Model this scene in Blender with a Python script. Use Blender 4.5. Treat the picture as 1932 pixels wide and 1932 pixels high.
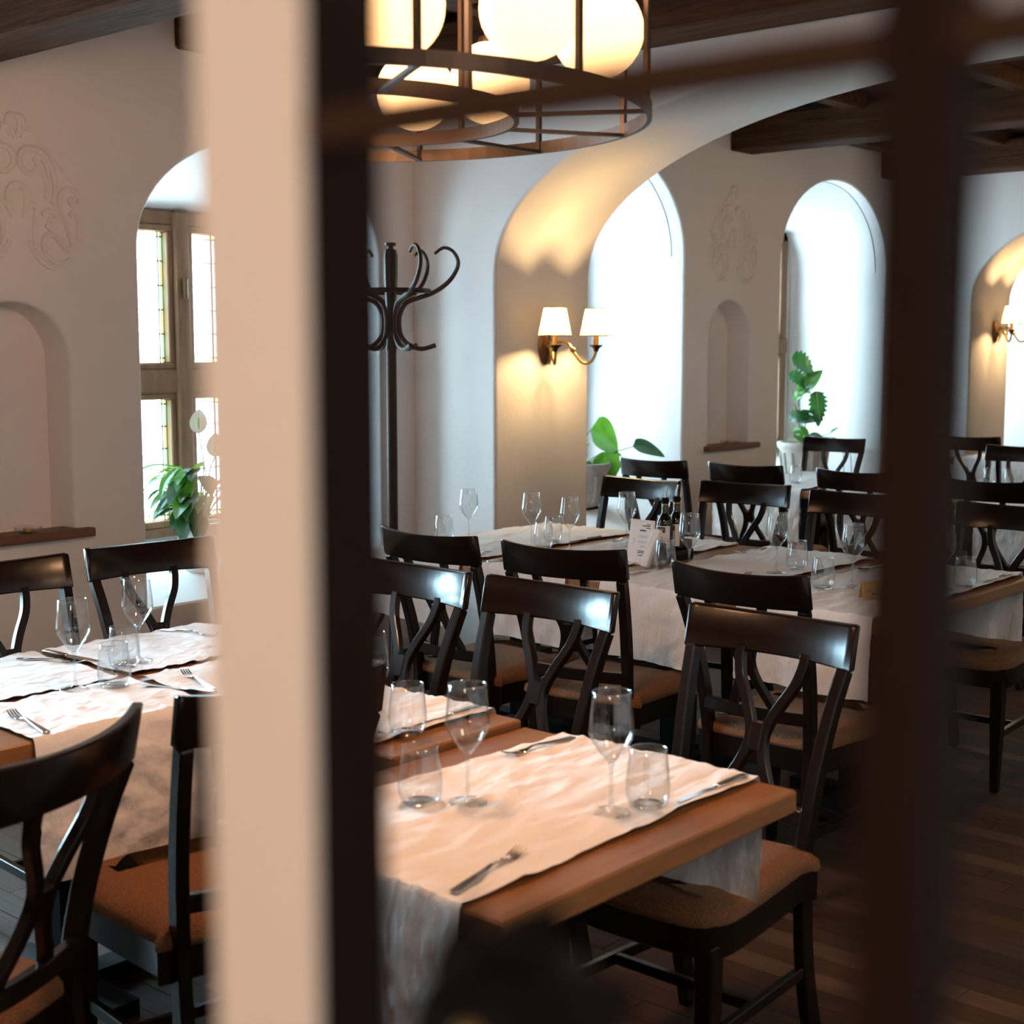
import bpy, bmesh, math, random
from mathutils import Vector, Matrix, noise
for o in list(bpy.data.objects): bpy.data.objects.remove(o)
S = bpy.context.scene; COL = S.collection
R = math.radians; PI = math.pi; sin = math.sin; cos = math.cos

# ------------------------------------------------------------------ camera
cd = bpy.data.cameras.new('camera'); cam = bpy.data.objects.new('camera', cd); COL.objects.link(cam); S.camera = cam
cd.sensor_width = 36; cd.lens = 2700/1932*36; cd.clip_start = .02; cd.clip_end = 100
cam.location = (0, 0, 1.56); cam.rotation_euler = (R(90)-math.atan(316/2700), 0, R(41.5-90))
cd.dof.use_dof = True; cd.dof.focus_distance = 4.4; cd.dof.aperture_fstop = 5.0
# ------------------------------------------------------------------ sky, lamps, exposure
w = bpy.data.worlds.new('overcast_sky'); S.world = w; w.use_nodes = True
bg = w.node_tree.nodes['Background']; bg.inputs[0].default_value = (.55, .81, 1, 1); bg.inputs[1].default_value = 28
S.view_settings.view_transform = 'Standard'; S.view_settings.look = 'None'; S.view_settings.exposure = 0; S.view_settings.gamma = 1
S.view_settings.use_curve_mapping = False
S.cycles.use_denoising = True; S.cycles.caustics_reflective = False; S.cycles.caustics_refractive = False
S.cycles.sample_clamp_indirect = 6; S.cycles.max_bounces = 14; S.cycles.transparent_max_bounces = 24; S.cycles.diffuse_bounces = 5; S.cycles.transmission_bounces = 10

def lamp(name, loc, power, col, rad=.1, kind='POINT', size=None, rot=None):
    l = bpy.data.lights.new(name, kind); l.energy = power; l.color = col
    if kind == 'POINT': l.shadow_soft_size = rad
    if kind == 'AREA': l.shape = 'RECTANGLE'; l.size, l.size_y = size
    o = bpy.data.objects.new(name, l); COL.objects.link(o); o.location = loc
    if rot: o.rotation_euler = rot
    return o
WARM = (1, .66, .34)
lamp('fill_far_bay', (8.0, 2.0, 2.35), 34, WARM, .2)            # unseen warm fill added to brighten the second bay
lamp('fill_near_bay', (1.7, .15, 2.35), 30, (1, .66, .42), .2)   # unseen fill added right of the frame to warm the near tables
lamp('lamp_chandelier', (1.86, 2.09, 2.28), 84, (1, .52, .27), .12)   # the chandelier's light as a whole
lamp('fill_third_bay', (12.6, 2.2, 2.35), 60, WARM, .2)  # added fill for the third bay, its source unseen
lamp('fill_entrance', (-.9, .2, 1.75), 36, (1, .76, .60), .2)      # added behind the camera, unseen, to light the left post's front
lamp('added_daylight_fill', (1.655, 6.2, 1.5), 150, (.48, .79, 1), kind='AREA', size=(1.36, 1.6), rot=(R(-72), 0, 0)).data.spread = R(80)   # area lamp added outside the first window to brighten the left table
WINS = [(1.655, .6, 2.215), (4.22, .6, 2.215), (6.72, .72, 2.44), (9.44, .72, 2.44), (12.6, .72, 2.44)]   # centre x, bottom, head
for k, (x, a, b) in enumerate(WINS):
    p = lamp('daylight_portal', (x, 6.2, (a+b)/2), 1, (1, 1, 1), kind='AREA', size=(1.4, b-a), rot=(R(-90), 0, 0))
    p.data.cycles.is_portal = True

# ------------------------------------------------------------------ materials
def mat(name, col=(.5, .5, .5), rough=.5, metal=0, spec=.5, coat=0, bump=None, var=None, emit=None, trans=0, stretch=(1, 1, 1), sheen=0):
    m = bpy.data.materials.new(name); m.use_nodes = True; nt = m.node_tree; N = nt.nodes; L = nt.links; b = N['Principled BSDF']
    b.inputs['Base Color'].default_value = (*col, 1); b.inputs['Roughness'].default_value = rough; b.inputs['Metallic'].default_value = metal
    b.inputs['Specular IOR Level'].default_value = spec; b.inputs['Coat Weight'].default_value = coat; b.inputs['Coat Roughness'].default_value = .12
    b.inputs['Sheen Weight'].default_value = sheen
    tc = N.new('ShaderNodeTexCoord'); mp = N.new('ShaderNodeMapping'); mp.inputs['Scale'].default_value = stretch; L.new(tc.outputs['Object'], mp.inputs[0])
    if bump:
        sc, st, det = bump; n = N.new('ShaderNodeTexNoise'); n.inputs['Scale'].default_value = sc; n.inputs['Detail'].default_value = det
        bp = N.new('ShaderNodeBump'); bp.inputs['Strength'].default_value = st; bp.inputs['Distance'].default_value = .01
        L.new(mp.outputs[0], n.inputs[0]); L.new(n.outputs[0], bp.inputs['Height']); L.new(bp.outputs[0], b.inputs['Normal'])
    if var:
        sc, c2, lo, hi = var; n = N.new('ShaderNodeTexNoise'); n.inputs['Scale'].default_value = sc; n.inputs['Detail'].default_value = 6; n.inputs['Roughness'].default_value = .65
        r = N.new('ShaderNodeValToRGB'); r.color_ramp.elements[0].position = lo; r.color_ramp.elements[1].position = hi
        r.color_ramp.elements[0].color = (*col, 1); r.color_ramp.elements[1].color = (*c2, 1)
        L.new(mp.outputs[0], n.inputs[0]); L.new(n.outputs[0], r.inputs[0]); L.new(r.outputs[0], b.inputs['Base Color'])
    if emit: b.inputs['Emission Color'].default_value = (*emit[0], 1); b.inputs['Emission Strength'].default_value = emit[1]
    m['b'] = 1
    return m
M = {}
M['plaster'] = mat('white_plaster', (.80, .75, .72), .85, bump=(38, .16, 5), var=(2.2, (.76, .71, .68), .35, .7))
M['dark_wood'] = mat('black_brown_lacquered_wood', (.007, .004, .003), .22, spec=.26, stretch=(1, 1, .12), var=(45, (.012, .006, .004), .3, .7))
M['fabric'] = mat('rust_brown_upholstery', (.155, .060, .021), .9, bump=(260, .8, 2), var=(220, (.25, .11, .042), .35, .65))
M['table_wood'] = mat('oiled_table_wood', (.29, .125, .040), .32, coat=.15, stretch=(1, 9, 9), var=(5, (.19, .074, .026), .3, .75), bump=(14, .05, 4))
M['beam'] = mat('old_dark_beam', (.095, .042, .018), .85, spec=.1, stretch=(7, .7, 7), var=(3.5, (.032, .015, .008), .3, .7), bump=(9, .6, 6))
M['board'] = mat('dark_ceiling_board', (.05, .024, .014), .9, spec=.1, stretch=(1, 8, 8), var=(3, (.028, .013, .008), .3, .7), bump=(8, .4, 5))
M['frame_wood'] = mat('brown_window_wood', (.20, .105, .052), .6, spec=.2, stretch=(6, 6, .8), var=(5, (.12, .06, .03), .3, .7), bump=(8, .2, 4))
M['shelf_wood'] = mat('brown_shelf_wood', (.17, .065, .028), .5, stretch=(.8, 7, 7), var=(5, (.10, .038, .017), .3, .7))
M['cloth'] = mat('white_crinkled_table_paper', (.82, .785, .765), .8, bump=(26, .7, 8), stretch=(1, 2.2, 1))
M['steel'] = mat('polished_steel', (.74, .72, .70), .16, 1)
M['brass'] = mat('aged_brass', (.50, .32, .10), .32, 1)
M['bronze'] = mat('dark_bronze', (.12, .065, .028), .38, .8)
M['black_iron'] = mat('black_iron', (.005, .004, .004), .7, spec=.08)
M['lamp_iron'] = mat('dark_brown_lamp_metal', (.035, .022, .015), .45, .6)
M['coat_wood'] = mat('dark_bentwood', (.030, .015, .011), .5, spec=.3)
M['stone'] = mat('pale_cast_stone', (.46, .40, .35), .9, bump=(26, .5, 6), var=(9, (.33, .28, .24), .35, .7))
M['soil'] = mat('dark_soil', (.03, .02, .014), 1)
M['leaf'] = mat('green_leaf', (.05, .20, .025), .35, var=(6, (.09, .30, .03), .3, .7))
M['leaf_dark'] = mat('dark_green_leaf', (.018, .075, .02), .3, var=(8, (.03, .12, .03), .3, .7))
def leafy(name, c, tr, tw=.5):
    m = bpy.data.materials.new(name); m.use_nodes = True; nt = m.node_tree; N = nt.nodes; L = nt.links; N.remove(N['Principled BSDF'])
    d = N.new('ShaderNodeBsdfDiffuse'); t = N.new('ShaderNodeBsdfTranslucent'); g = N.new('ShaderNodeBsdfGlossy'); g.inputs['Roughness'].default_value = .25
    tc = N.new('ShaderNodeTexCoord'); no = N.new('ShaderNodeTexNoise'); no.inputs['Scale'].default_value = 9; L.new(tc.outputs['Object'], no.inputs[0])
    for nd, a in ((d, c), (t, tr)):
        r = N.new('ShaderNodeValToRGB'); r.color_ramp.elements[0].position = .35; r.color_ramp.elements[1].position = .7
        r.color_ramp.elements[0].color = (*a, 1); r.color_ramp.elements[1].color = (*[v*1.5 for v in a], 1); L.new(no.outputs[0], r.inputs[0]); L.new(r.outputs[0], nd.inputs[0])
    mx = N.new('ShaderNodeMixShader'); mx.inputs[0].default_value = tw; m2 = N.new('ShaderNodeMixShader'); m2.inputs[0].default_value = .06
    L.new(d.outputs[0], mx.inputs[1]); L.new(t.outputs[0], mx.inputs[2]); L.new(mx.outputs[0], m2.inputs[1]); L.new(g.outputs[0], m2.inputs[2]); L.new(m2.outputs[0], N['Material Output'].inputs[0])
    return m
M['leaf'] = leafy('green_leaf', (.05, .17, .015), (.065, .16, .012)); M['leaf_dark'] = leafy('dark_green_leaf', (.012, .05, .012), (.02, .07, .012), .3)
M['vein'] = mat('pale_leaf_vein', (.25, .42, .12), .5)
M['stem'] = mat('green_stem', (.12, .24, .06), .5)
M['spathe'] = mat('white_petal', (.86, .88, .78), .5)
M['ceramic'] = mat('white_glazed_ceramic', (.8, .79, .77), .3)
M['card'] = mat('cream_card', (.80, .76, .74), .6)
M['kraft'] = mat('kraft_card', (.52, .36, .16), .7)
M['ink'] = mat('dark_ink', (.03, .028, .03), .7)
M['grey_ink'] = mat('grey_ink', (.35, .32, .33), .7)
M['brown_ink'] = mat('brown_ink', (.10, .05, .02), .7)
M['bottle'] = mat('black_green_bottle_glass', (.006, .008, .004), .08, spec=.6)
M['gold'] = mat('gold_foil', (.75, .36, .08), .3, .8)
M['napkin'] = mat('white_paper_napkin', (.84, .84, .87), .8, bump=(60, .3, 3))
M['lead'] = mat('lead_came', (.05, .05, .05), .5, .5)
M['cream_front'] = mat('cream_timber', (.80, .68, .58), .55)  # pale colour for the left post's front face only
M['post_wood'] = mat('dark_stained_post', (.013, .0065, .004), .7, spec=.05, stretch=(3, 3, .5), var=(20, (.018, .008, .005), .3, .7))
M['bar_wood'] = mat('brown_stained_bar', (.040, .019, .011), .7, spec=.06)
M['floor_base'] = mat('floor_gap', (.012, .008, .006), .9)
PL = [mat('floor_plank_%d' % k, c, .55, spec=.14, stretch=(9, .9, 1), var=(4, tuple(v*.6 for v in c), .3, .75), bump=(12, .12, 4)) for k, c in enumerate([(.054, .025, .013), (.07, .034, .018), (.045, .022, .013), (.11, .06, .034), (.06, .029, .015)])]

def glassy(name, tint, gloss, edge=None):
    m = bpy.data.materials.new(name); m.use_nodes = True; nt = m.node_tree; N = nt.nodes; L = nt.links; N.remove(N['Principled BSDF'])
    t = N.new('ShaderNodeBsdfTransparent'); t.inputs[0].default_value = (*tint, 1); g = N.new('ShaderNodeBsdfGlossy'); g.inputs['Roughness'].default_value = .03
    f = N.new('ShaderNodeFresnel'); mx = N.new('ShaderNodeMixShader'); ge = N.new('ShaderNodeNewGeometry'); mr = N.new('ShaderNodeMapRange')
    mr.inputs['To Min'].default_value = gloss; mr.inputs['To Max'].default_value = 1/gloss; L.new(ge.outputs['Backfacing'], mr.inputs['Value']); L.new(mr.outputs[0], f.inputs[0])
    L.new(f.outputs[0], mx.inputs[0]); L.new(t.outputs[0], mx.inputs[1]); L.new(g.outputs[0], mx.inputs[2]); L.new(mx.outputs[0], N['Material Output'].inputs[0])
    return m
M['glass'] = glassy('thin_clear_glass', (.985, .99, .99), 1.75)
M['solid_glass'] = glassy('clear_glass_foot', (.94, .96, .96), 2.0)
M['pane'] = glassy('window_pane_glass', (.93, .97, .97), 1.45)
M['pane_yellow'] = glassy('yellow_window_glass', (1, .80, .34), 1.45)
M['pane_green'] = glassy('green_window_glass', (.72, .90, .5), 1.45)
def translucent(name, col, emit, est, tw):
    m = bpy.data.materials.new(name); m.use_nodes = True; nt = m.node_tree; N = nt.nodes; L = nt.links; N.remove(N['Principled BSDF'])
    d = N.new('ShaderNodeBsdfDiffuse'); d.inputs[0].default_value = (*col, 1); t = N.new('ShaderNodeBsdfTranslucent'); t.inputs[0].default_value = (*col, 1)
    mx = N.new('ShaderNodeMixShader'); mx.inputs[0].default_value = tw; e = N.new('ShaderNodeEmission'); e.inputs[0].default_value = (*emit, 1); e.inputs[1].default_value = est
    ad = N.new('ShaderNodeAddShader'); L.new(d.outputs[0], mx.inputs[1]); L.new(t.outputs[0], mx.inputs[2]); L.new(mx.outputs[0], ad.inputs[0]); L.new(e.outputs[0], ad.inputs[1]); L.new(ad.outputs[0], N['Material Output'].inputs[0])
    return m
M['globe'] = translucent('lit_opal_globe', (1, .88, .70), (1, .54, .22), .85, .6)
M['shade'] = translucent('lit_cream_lampshade', (.50, .43, .30), (1, .66, .30), .45, .6)

# ------------------------------------------------------------------ mesh helpers
class MB:
    def __init__(s): s.v = []; s.f = []
    def add(s, vs, fs, M4=None):
        k = len(s.v); s.v += [tuple(M4 @ Vector(p)) if M4 else tuple(p) for p in vs]; s.f += [tuple(i+k for i in f) for f in fs]; return s
    def box(s, x0, x1, y0, y1, z0, z1, M4=None):
        return s.add([(x0,y0,z0),(x1,y0,z0),(x1,y1,z0),(x0,y1,z0),(x0,y0,z1),(x1,y0,z1),(x1,y1,z1),(x0,y1,z1)],
                     [(3,2,1,0),(4,5,6,7),(0,1,5,4),(1,2,6,5),(2,3,7,6),(3,0,4,7)], M4)
    def loft(s, rings, cap=True, M4=None, closed=True):
        n = len(rings[0]); vs = [p for r in rings for p in r]; fs = []
        for i in range(len(rings)-1):
            for j in range(n if closed else n-1): fs.append((i*n+j, i*n+(j+1) % n, (i+1)*n+(j+1) % n, (i+1)*n+j))
        if cap: fs.append(tuple(range(n-1, -1, -1))); fs.append(tuple((len(rings)-1)*n+j for j in range(n)))
        return s.add(vs, fs, M4)
    def lathe(s, prof, n=24, M4=None, cap=False, rot=0):
        return s.loft([[(r*cos(2*PI*j/n+rot), r*sin(2*PI*j/n+rot), z) for j in range(n)] for r, z in prof], cap, M4)
    def tube(s, pts, r, n=8, M4=None, flat=1.0, up=None):
        P = [Vector(p) for p in pts]; rings = []; prev = None
        for i, p in enumerate(P):
            t = (P[min(i+1, len(P)-1)]-P[max(i-1, 0)]).normalized()
            if prev is None: a = Vector(up) if up else (Vector((0, 0, 1)) if abs(t.z) < .9 else Vector((1, 0, 0)))
            else: a = prev
            u = (a-t*a.dot(t)); u = u.normalized() if u.length > 1e-6 else t.orthogonal().normalized(); prev = u; v = t.cross(u)
            rr = r[i] if isinstance(r, (list, tuple)) else r
            rings.append([tuple(p+u*cos(2*PI*j/n+PI/n)*rr*flat+v*sin(2*PI*j/n+PI/n)*rr) for j in range(n)])
        return s.loft(rings, True, M4)
    def strip(s, pts, a, b, up, M4=None):            # rectangular section: a across 'up', b along 'up'
        P = [Vector(p) for p in pts]; rings = []
        for i, p in enumerate(P):
            t = (P[min(i+1, len(P)-1)]-P[max(i-1, 0)]).normalized(); u = Vector(up); u = (u-t*u.dot(t)).normalized(); v = t.cross(u)
            A = a[i] if isinstance(a, (list, tuple)) else a; B = b[i] if isinstance(b, (list, tuple)) else b
            rings.append([tuple(p+v*sx*A/2+u*sy*B/2) for sx, sy in ((1, 1), (-1, 1), (-1, -1), (1, -1))])
        return s.loft(rings, True, M4)
    def sphere(s, c, r, n=16, m=10, M4=None, zs=1):
        return s.lathe([(r*sin(PI*i/m)+1e-5, c[2]-zs*r*cos(PI*i/m)) for i in range(m+1)], n, (M4 or Matrix())@Matrix.Translation((c[0], c[1], 0)))
def spl(pts, n=6, closed=False):                      # Catmull-Rom
    P = [Vector(p) for p in pts]; o = []; k = len(P)
    for i in range(k if closed else k-1):
        g = (lambda j: P[j % k]) if closed else (lambda j: P[max(0, min(k-1, j))])
        a, b, c, d = g(i-1), g(i), g(i+1), g(i+2)
        for j in range(n):
            t = j/n; o.append(.5*((2*b)+(c-a)*t+(2*a-5*b+4*c-d)*t*t+(3*b-a-3*c+d)*t**3))
    if not closed: o.append(P[-1])
    return o
def mesh(name, mb, m, smooth=False, bevel=0, fix=True):
    me = bpy.data.meshes.new(name); me.from_pydata(mb.v, [], mb.f)
    bm = bmesh.new(); bm.from_mesh(me)
    if fix: bmesh.ops.recalc_face_normals(bm, faces=bm.faces)
    if bevel: bmesh.ops.bevel(bm, geom=bm.edges[:], offset=bevel, segments=1, affect='EDGES', clamp_overlap=True)
    bm.to_mesh(me); bm.free(); me.materials.append(M[m] if isinstance(m, str) else m)
    if smooth:
        for p in me.polygons: p.use_smooth = True
        try: me.set_sharp_from_angle(angle=R(42))
        except Exception: pass
    return me
def obj(name, mb, m, parent=None, smooth=False, bevel=0, fix=True, **kw):
    me = mb if isinstance(mb, bpy.types.Mesh) else mesh(name, mb, m, smooth, bevel, fix)
    o = bpy.data.objects.new(name, me); COL.objects.link(o)
    if parent: o.parent = parent
    for k, v in kw.items():
        if k == 'loc': o.location = v
        else: o[k] = v
    return o
def thing(name, label, cat, loc=(0, 0, 0), rz=0, group=None):
    o = bpy.data.objects.new(name, None); COL.objects.link(o); o.location = loc; o.rotation_euler = (0, 0, rz); o.empty_display_size = .05
    o['label'] = label; o['category'] = cat
    if group: o['group'] = group
    return o
def dup(root, loc, rz, label, name=None):
    r = root.copy(); COL.objects.link(r); r.location = loc; r.rotation_euler = (0, 0, rz); r['label'] = label
    for ch in list(root.children):
        c = ch.copy(); COL.objects.link(c); c.parent = r
        for g in list(ch.children):
            d = g.copy(); COL.objects.link(d); d.parent = c
    return r
def holed(outer, holes, depth, M4, bev=0):            # flat panel with holes, extruded: 2D outline in (x, z)
    cu = bpy.data.curves.new('t', 'CURVE'); cu.dimensions = '2D'; cu.fill_mode = 'BOTH'; cu.extrude = depth/2-bev; cu.bevel_depth = bev; cu.offset = -bev; cu.bevel_resolution = 2
    for pts in [outer]+holes:
        sp = cu.splines.new('POLY'); sp.points.add(len(pts)-1); sp.use_cyclic_u = True
        for i, (x, z) in enumerate(pts): sp.points[i].co = (x, z, 0, 1)
    o = bpy.data.objects.new('t', cu); COL.objects.link(o); dg = bpy.context.evaluated_depsgraph_get()
    me = bpy.data.meshes.new_from_object(o.evaluated_get(dg)); bpy.data.objects.remove(o)
    me.transform(M4); me.materials.clear(); me.materials.append(M['plaster'])
    for p in me.polygons: p.use_smooth = True
    try: me.set_sharp_from_angle(angle=R(40))
    except Exception: pass
    return me
def arch(x0, x1, z0, top, rise, n=28, ex=2.0):
    c = (x0+x1)/2; a = (x1-x0)/2; zs = top-rise; o = [(x0, z0)]; o2 = []
    for i in range(n+1):
        t = PI-PI*i/n; cx, sx = cos(t), sin(t)
        o2.append((c+a*math.copysign(abs(cx)**(2/ex), cx), zs+rise*abs(sx)**(2/ex)))
    return [(x0, z0)]+o2+[(x1, z0)]

# ------------------------------------------------------------------ room shell
H = 3.05
XZ = lambda y: Matrix(((1, 0, 0, 0), (0, 0, -1, y), (0, 1, 0, 0), (0, 0, 0, 1)))
YZ = lambda x: Matrix(((0, 0, 1, x), (1, 0, 0, 0), (0, 1, 0, 0), (0, 0, 0, 1)))
RECESS = [(.97, 2.345, .42, 2.46, .50), (3.517, 4.895, .42, 2.46, .50), (5.95, 7.505, .42, 2.73, .62), (8.662, 10.218, .42, 2.73, .62), (11.85, 13.4, .42, 2.73, .62)]
NICHE = [(2.69, 3.175, .80, 1.725, .23), (7.795, 8.29, .895, 1.845, .235)]
win_holes = [arch(*r) for r in RECESS]; niches = [arch(*r) for r in NICHE]
outer = [(-3, 0), (15, 0), (15, H), (-3, H)]
ws = obj('wall_window_side', holed(outer, win_holes+niches, .86, XZ(5.63), .018), None, kind='structure')
for x0, x1, z0, t, r in NICHE: obj('niche_back', MB().box(x0-.05, x1+.05, 5.385, 6.05, z0-.05, t+.05), 'plaster', ws)
obj('outer_masonry', holed(outer, [[(x-.69, a), (x+.69, a), (x+.69, b), (x-.69, b)] for x, a, b in WINS], .14, XZ(6.127)), None, ws)
for k, (x0, x1, z0, t, r) in enumerate(RECESS):       # sloping plastered sills in the recesses
    zb = .58 if k < 2 else .70
    obj('sill', MB().add([(x0-.005, 5.2, .28), (x1+.005, 5.2, .28), (x1+.005, 6.06, .28), (x0-.005, 6.06, .28), (x0-.005, 5.2, .43), (x1+.005, 5.2, .43), (x1+.005, 6.06, zb), (x0-.005, 6.06, zb)],
        [(3,2,1,0),(4,5,6,7),(0,1,5,4),(1,2,6,5),(2,3,7,6),(3,0,4,7)]), 'plaster', ws, bevel=.008)
for k, (x0, x1, z0, t, r) in enumerate(RECESS):
    A = arch(x0+.004, x1-.004, z0, t-.004, r)[1:-1]; hd = WINS[k][2]
    obj('soffit', MB().loft([[(x, 5.30, z) for x, z in A], [(x, 6.06, min(z, hd)) for x, z in A]], cap=False, closed=False), 'plaster', ws, smooth=True)
def archwall(name, x0, x1):
    hole = arch(-.245, 4.645, 0, 2.722, .845, 60, 2.18)
    # solid wall with an arched opening reaching the floor: one outline
    o = [(-.85, 0)]+hole+[(5.22, 0), (5.22, H), (-.85, H)]
    return obj(name, holed(o, [], x1-x0, YZ((x0+x1)/2), .018), None, kind='structure')
archwall('wall_middle', 5.13, 5.85); archwall('wall_far_arch', 10.5, 11.22)
o = [(-.85, 0)]+arch(-.245, 4.645, 0, 2.722, .845, 60, 2.18)+[(5.22, 0), (5.22, H), (-.85, H)]
obj('wall_near_arch', holed(o, [], .40, YZ(.55), .018), None, kind='structure')
obj('wall_south', MB().box(-3, 15, -1.0, -.8, 0, H), 'plaster', kind='structure')
obj('wall_east', MB().box(15, 15.2, -1, 6.2, 0, H), 'plaster', kind='structure')
obj('wall_west', MB().box(-3.2, -3, -1, 6.2, 0, H), 'plaster', kind='structure')
# ceiling: boards, beams across the room and joists between them
ce = obj('ceiling', MB().box(-3.2, 15.2, -1, 6.2, H+.03, H+.12), 'board', kind='structure')
bb = mesh('board', MB().box(-9.1, 9.1, -.118, .118, 0, .035), 'board', bevel=.006)
for i in range(26): obj('board', bb, None, ce, loc=(6, -.85+i*.24+.1, H-.005+(i % 3)*.003))
random.seed(4)
bme = mesh('beam', MB().box(-.13, .13, -.8, 5.2, 0, .21), 'beam', bevel=.012)
lb = mesh('cross_beam', MB().box(-.11, .11, -.8, 5.2, 0, .26), 'beam', bevel=.012); obj('beam', lb, None, ce, loc=(2.60, 0, 2.55)); obj('beam', lb, None, ce, loc=(1.05, 0, 2.55))
for x in (-1.6, 3.85, 4.93, 6.2, 8.13, 10.2, 11.6, 13.5): obj('beam', bme, None, ce, loc=(x, 0, 2.80))
jm = mesh('joist', MB().box(-9.1, 9.1, -.06, .06, 0, .09), 'beam', bevel=.01)
for y in (.3, 1.3, 2.3, 3.3, 4.3, 5.05): obj('joist', jm, None, ce, loc=(6, y, 2.965))
# floor: planks run from the window wall into the room
fl = obj('floor', MB().box(-3.2, 15.2, -1, 6.2, -.12, -.016), 'floor_base', kind='structure')
random.seed(11); planks = []; PW = .082
for i in range(int(18/PW)):
    x = -3+(i+.5)*PW; y = -.85-random.random()
    while y < 5.3:
        ln = random.uniform(.7, 1.3); planks.append((x, max(y, -.84), min(y+ln, 5.19))); y += ln
pm = [mesh('plank', MB().box(-PW/2+.0012, PW/2-.0012, -.5, .5, -.016, 0), PL[k]) for k in range(5)]
planks = [p for p in planks if p[2]-p[1] > .1]
planks.sort(key=lambda p: (p[0]-3.1)**2+1.2*((p[1]+p[2])/2-.7)**2)
rest = MB()
for k, (x, a, c) in enumerate(planks):
    if k < 295:
        q = obj('plank', random.choice(pm), None, fl, loc=(x, (a+c)/2, -random.random()*.0012)); q.scale = (1, c-a-.002, 1)
    else: rest.box(x-PW/2+.0012, x+PW/2-.0012, a+.001, c-.001, -.016, -random.random()*.0012)
obj('plank_field', rest, PL[0], fl, kind='stuff')

# ------------------------------------------------------------------ windows: wooden frames, leaded panes
def window(k, x, z0, z1, mull, tr):                   # tr: transom bottom, top
    t = thing('window_%d' % k, 'leaded wooden casement window', 'window', (x, 6.07, 0)); del t['label']; del t['category']; t['kind'] = 'structure'
    hw = .69; f = MB().box(-hw, hw, -.05, .05, z1-.07, z1).box(-hw, hw, -.05, .05, z0, z0+.05).box(-hw, -hw+.07, -.05, .05, z0, z1).box(hw-.07, hw, -.05, .05, z0, z1)
    obj('frame', f, 'frame_wood', t, bevel=.006)
    obj('mullion', MB().box(mull-.045, mull+.045, -.075, .05, z0, z1), 'frame_wood', t, bevel=.01)
    obj('transom', MB().box(-hw, hw, -.065, .05, tr[0]+.02, tr[1]-.02), 'frame_wood', t, bevel=.012)
    for xa, xb in ((-hw+.07, mull-.045), (mull+.045, hw-.07)):
        for za, zb in ((z0+.05, tr[0]+.02), (tr[1]-.02, z1-.07)):
            s = MB(); e = .032
            s.box(xa, xb, -.055, .02, za, za+e).box(xa, xb, -.055, .02, zb-e, zb).box(xa, xa+e, -.055, .02, za+e, zb-e).box(xb-e, xb, -.055, .02, za+e, zb-e)
            sa = obj('sash', s, 'frame_wood', t, bevel=.005)
            X0, X1, Z0, Z1 = xa+e, xb-e, za+e, zb-e; bo = .024
            xs = [X0, X0+bo]+[X0+bo+(X1-X0-2*bo)*i/3 for i in (1, 2)]+[X1-bo, X1]; nz = max(3, round((Z1-Z0)/.13)); zs = [Z0, Z0+bo]+[Z0+bo+(Z1-Z0-2*bo)*i/nz for i in range(1, nz)]+[Z1-bo, Z1]
            cm = MB()
            for xx in xs: cm.box(xx-.0028, xx+.0028, -.012, -.002, Z0, Z1)
            for zz in zs: cm.box(X0, X1, -.012, -.002, zz-.0028, zz+.0028)
            obj('came', cm, 'lead', sa)
            for i in range(5):
                for j in range(len(zs)-1):
                    edge = i in (0, 4) or j in (0, len(zs)-2)
                    m = 'pane' if not edge else ('pane_yellow' if (i+j) % 2 == 0 or j in (0, len(zs)-2) else 'pane_green')
                    obj('pane', MB().add([(xs[i], -.007, zs[j]), (xs[i+1], -.007, zs[j]), (xs[i+1], -.007, zs[j+1]), (xs[i], -.007, zs[j+1])], [(0, 1, 2, 3)]), m, sa, fix=False)
    obj('latch', MB().box(mull-.012, mull+.012, -.10, -.075, (tr[1]+z1)/2-.05, (tr[1]+z1)/2+.05), 'bronze', t, bevel=.004)
MUL = [0, .09, 0, 0, 0]
for k, (x, a, b) in enumerate(WINS):
    if k < 2: window(k+1, x, a, b, MUL[k], (1.30, 1.457))
    else: window(k+1, x, a, b, MUL[k], (1.47, 1.63))

# ------------------------------------------------------------------ niche shelves and stucco reliefs
def shelf(x, z, label):
    t = thing('niche_shelf', label, 'shelf', (x, 5.2, z))
    obj('board', MB().box(-.31, .31, -.045, .10, -.036, 0), 'shelf_wood', t, bevel=.004)
shelf(2.933, .812, 'brown wooden shelf with small glass dish, at niche left of the peace lily window'); shelf(8.06, .905, 'brown wooden shelf under far niche between two white window recesses')
def dish(loc, label):
    t = thing('glass_dish', label, 'dish', loc)
    obj('bowl', MB().lathe([(.001, 0), (.035, 0), (.052, .012), (.056, .026), (.053, .026), (.048, .014), (.03, .006), (.001, .005)], 20), 'glass', t, smooth=True)
    obj('tealight', MB().lathe([(.001, .006), (.019, .006), (.019, .02), (.001, .02)], 14), 'brass', t)
dish((2.965, 5.205, .812), 'small round glass dish on wooden shelf of left niche'); dish((8.05, 5.205, .905), 'tiny glass dish on wooden shelf of far niche')
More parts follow.
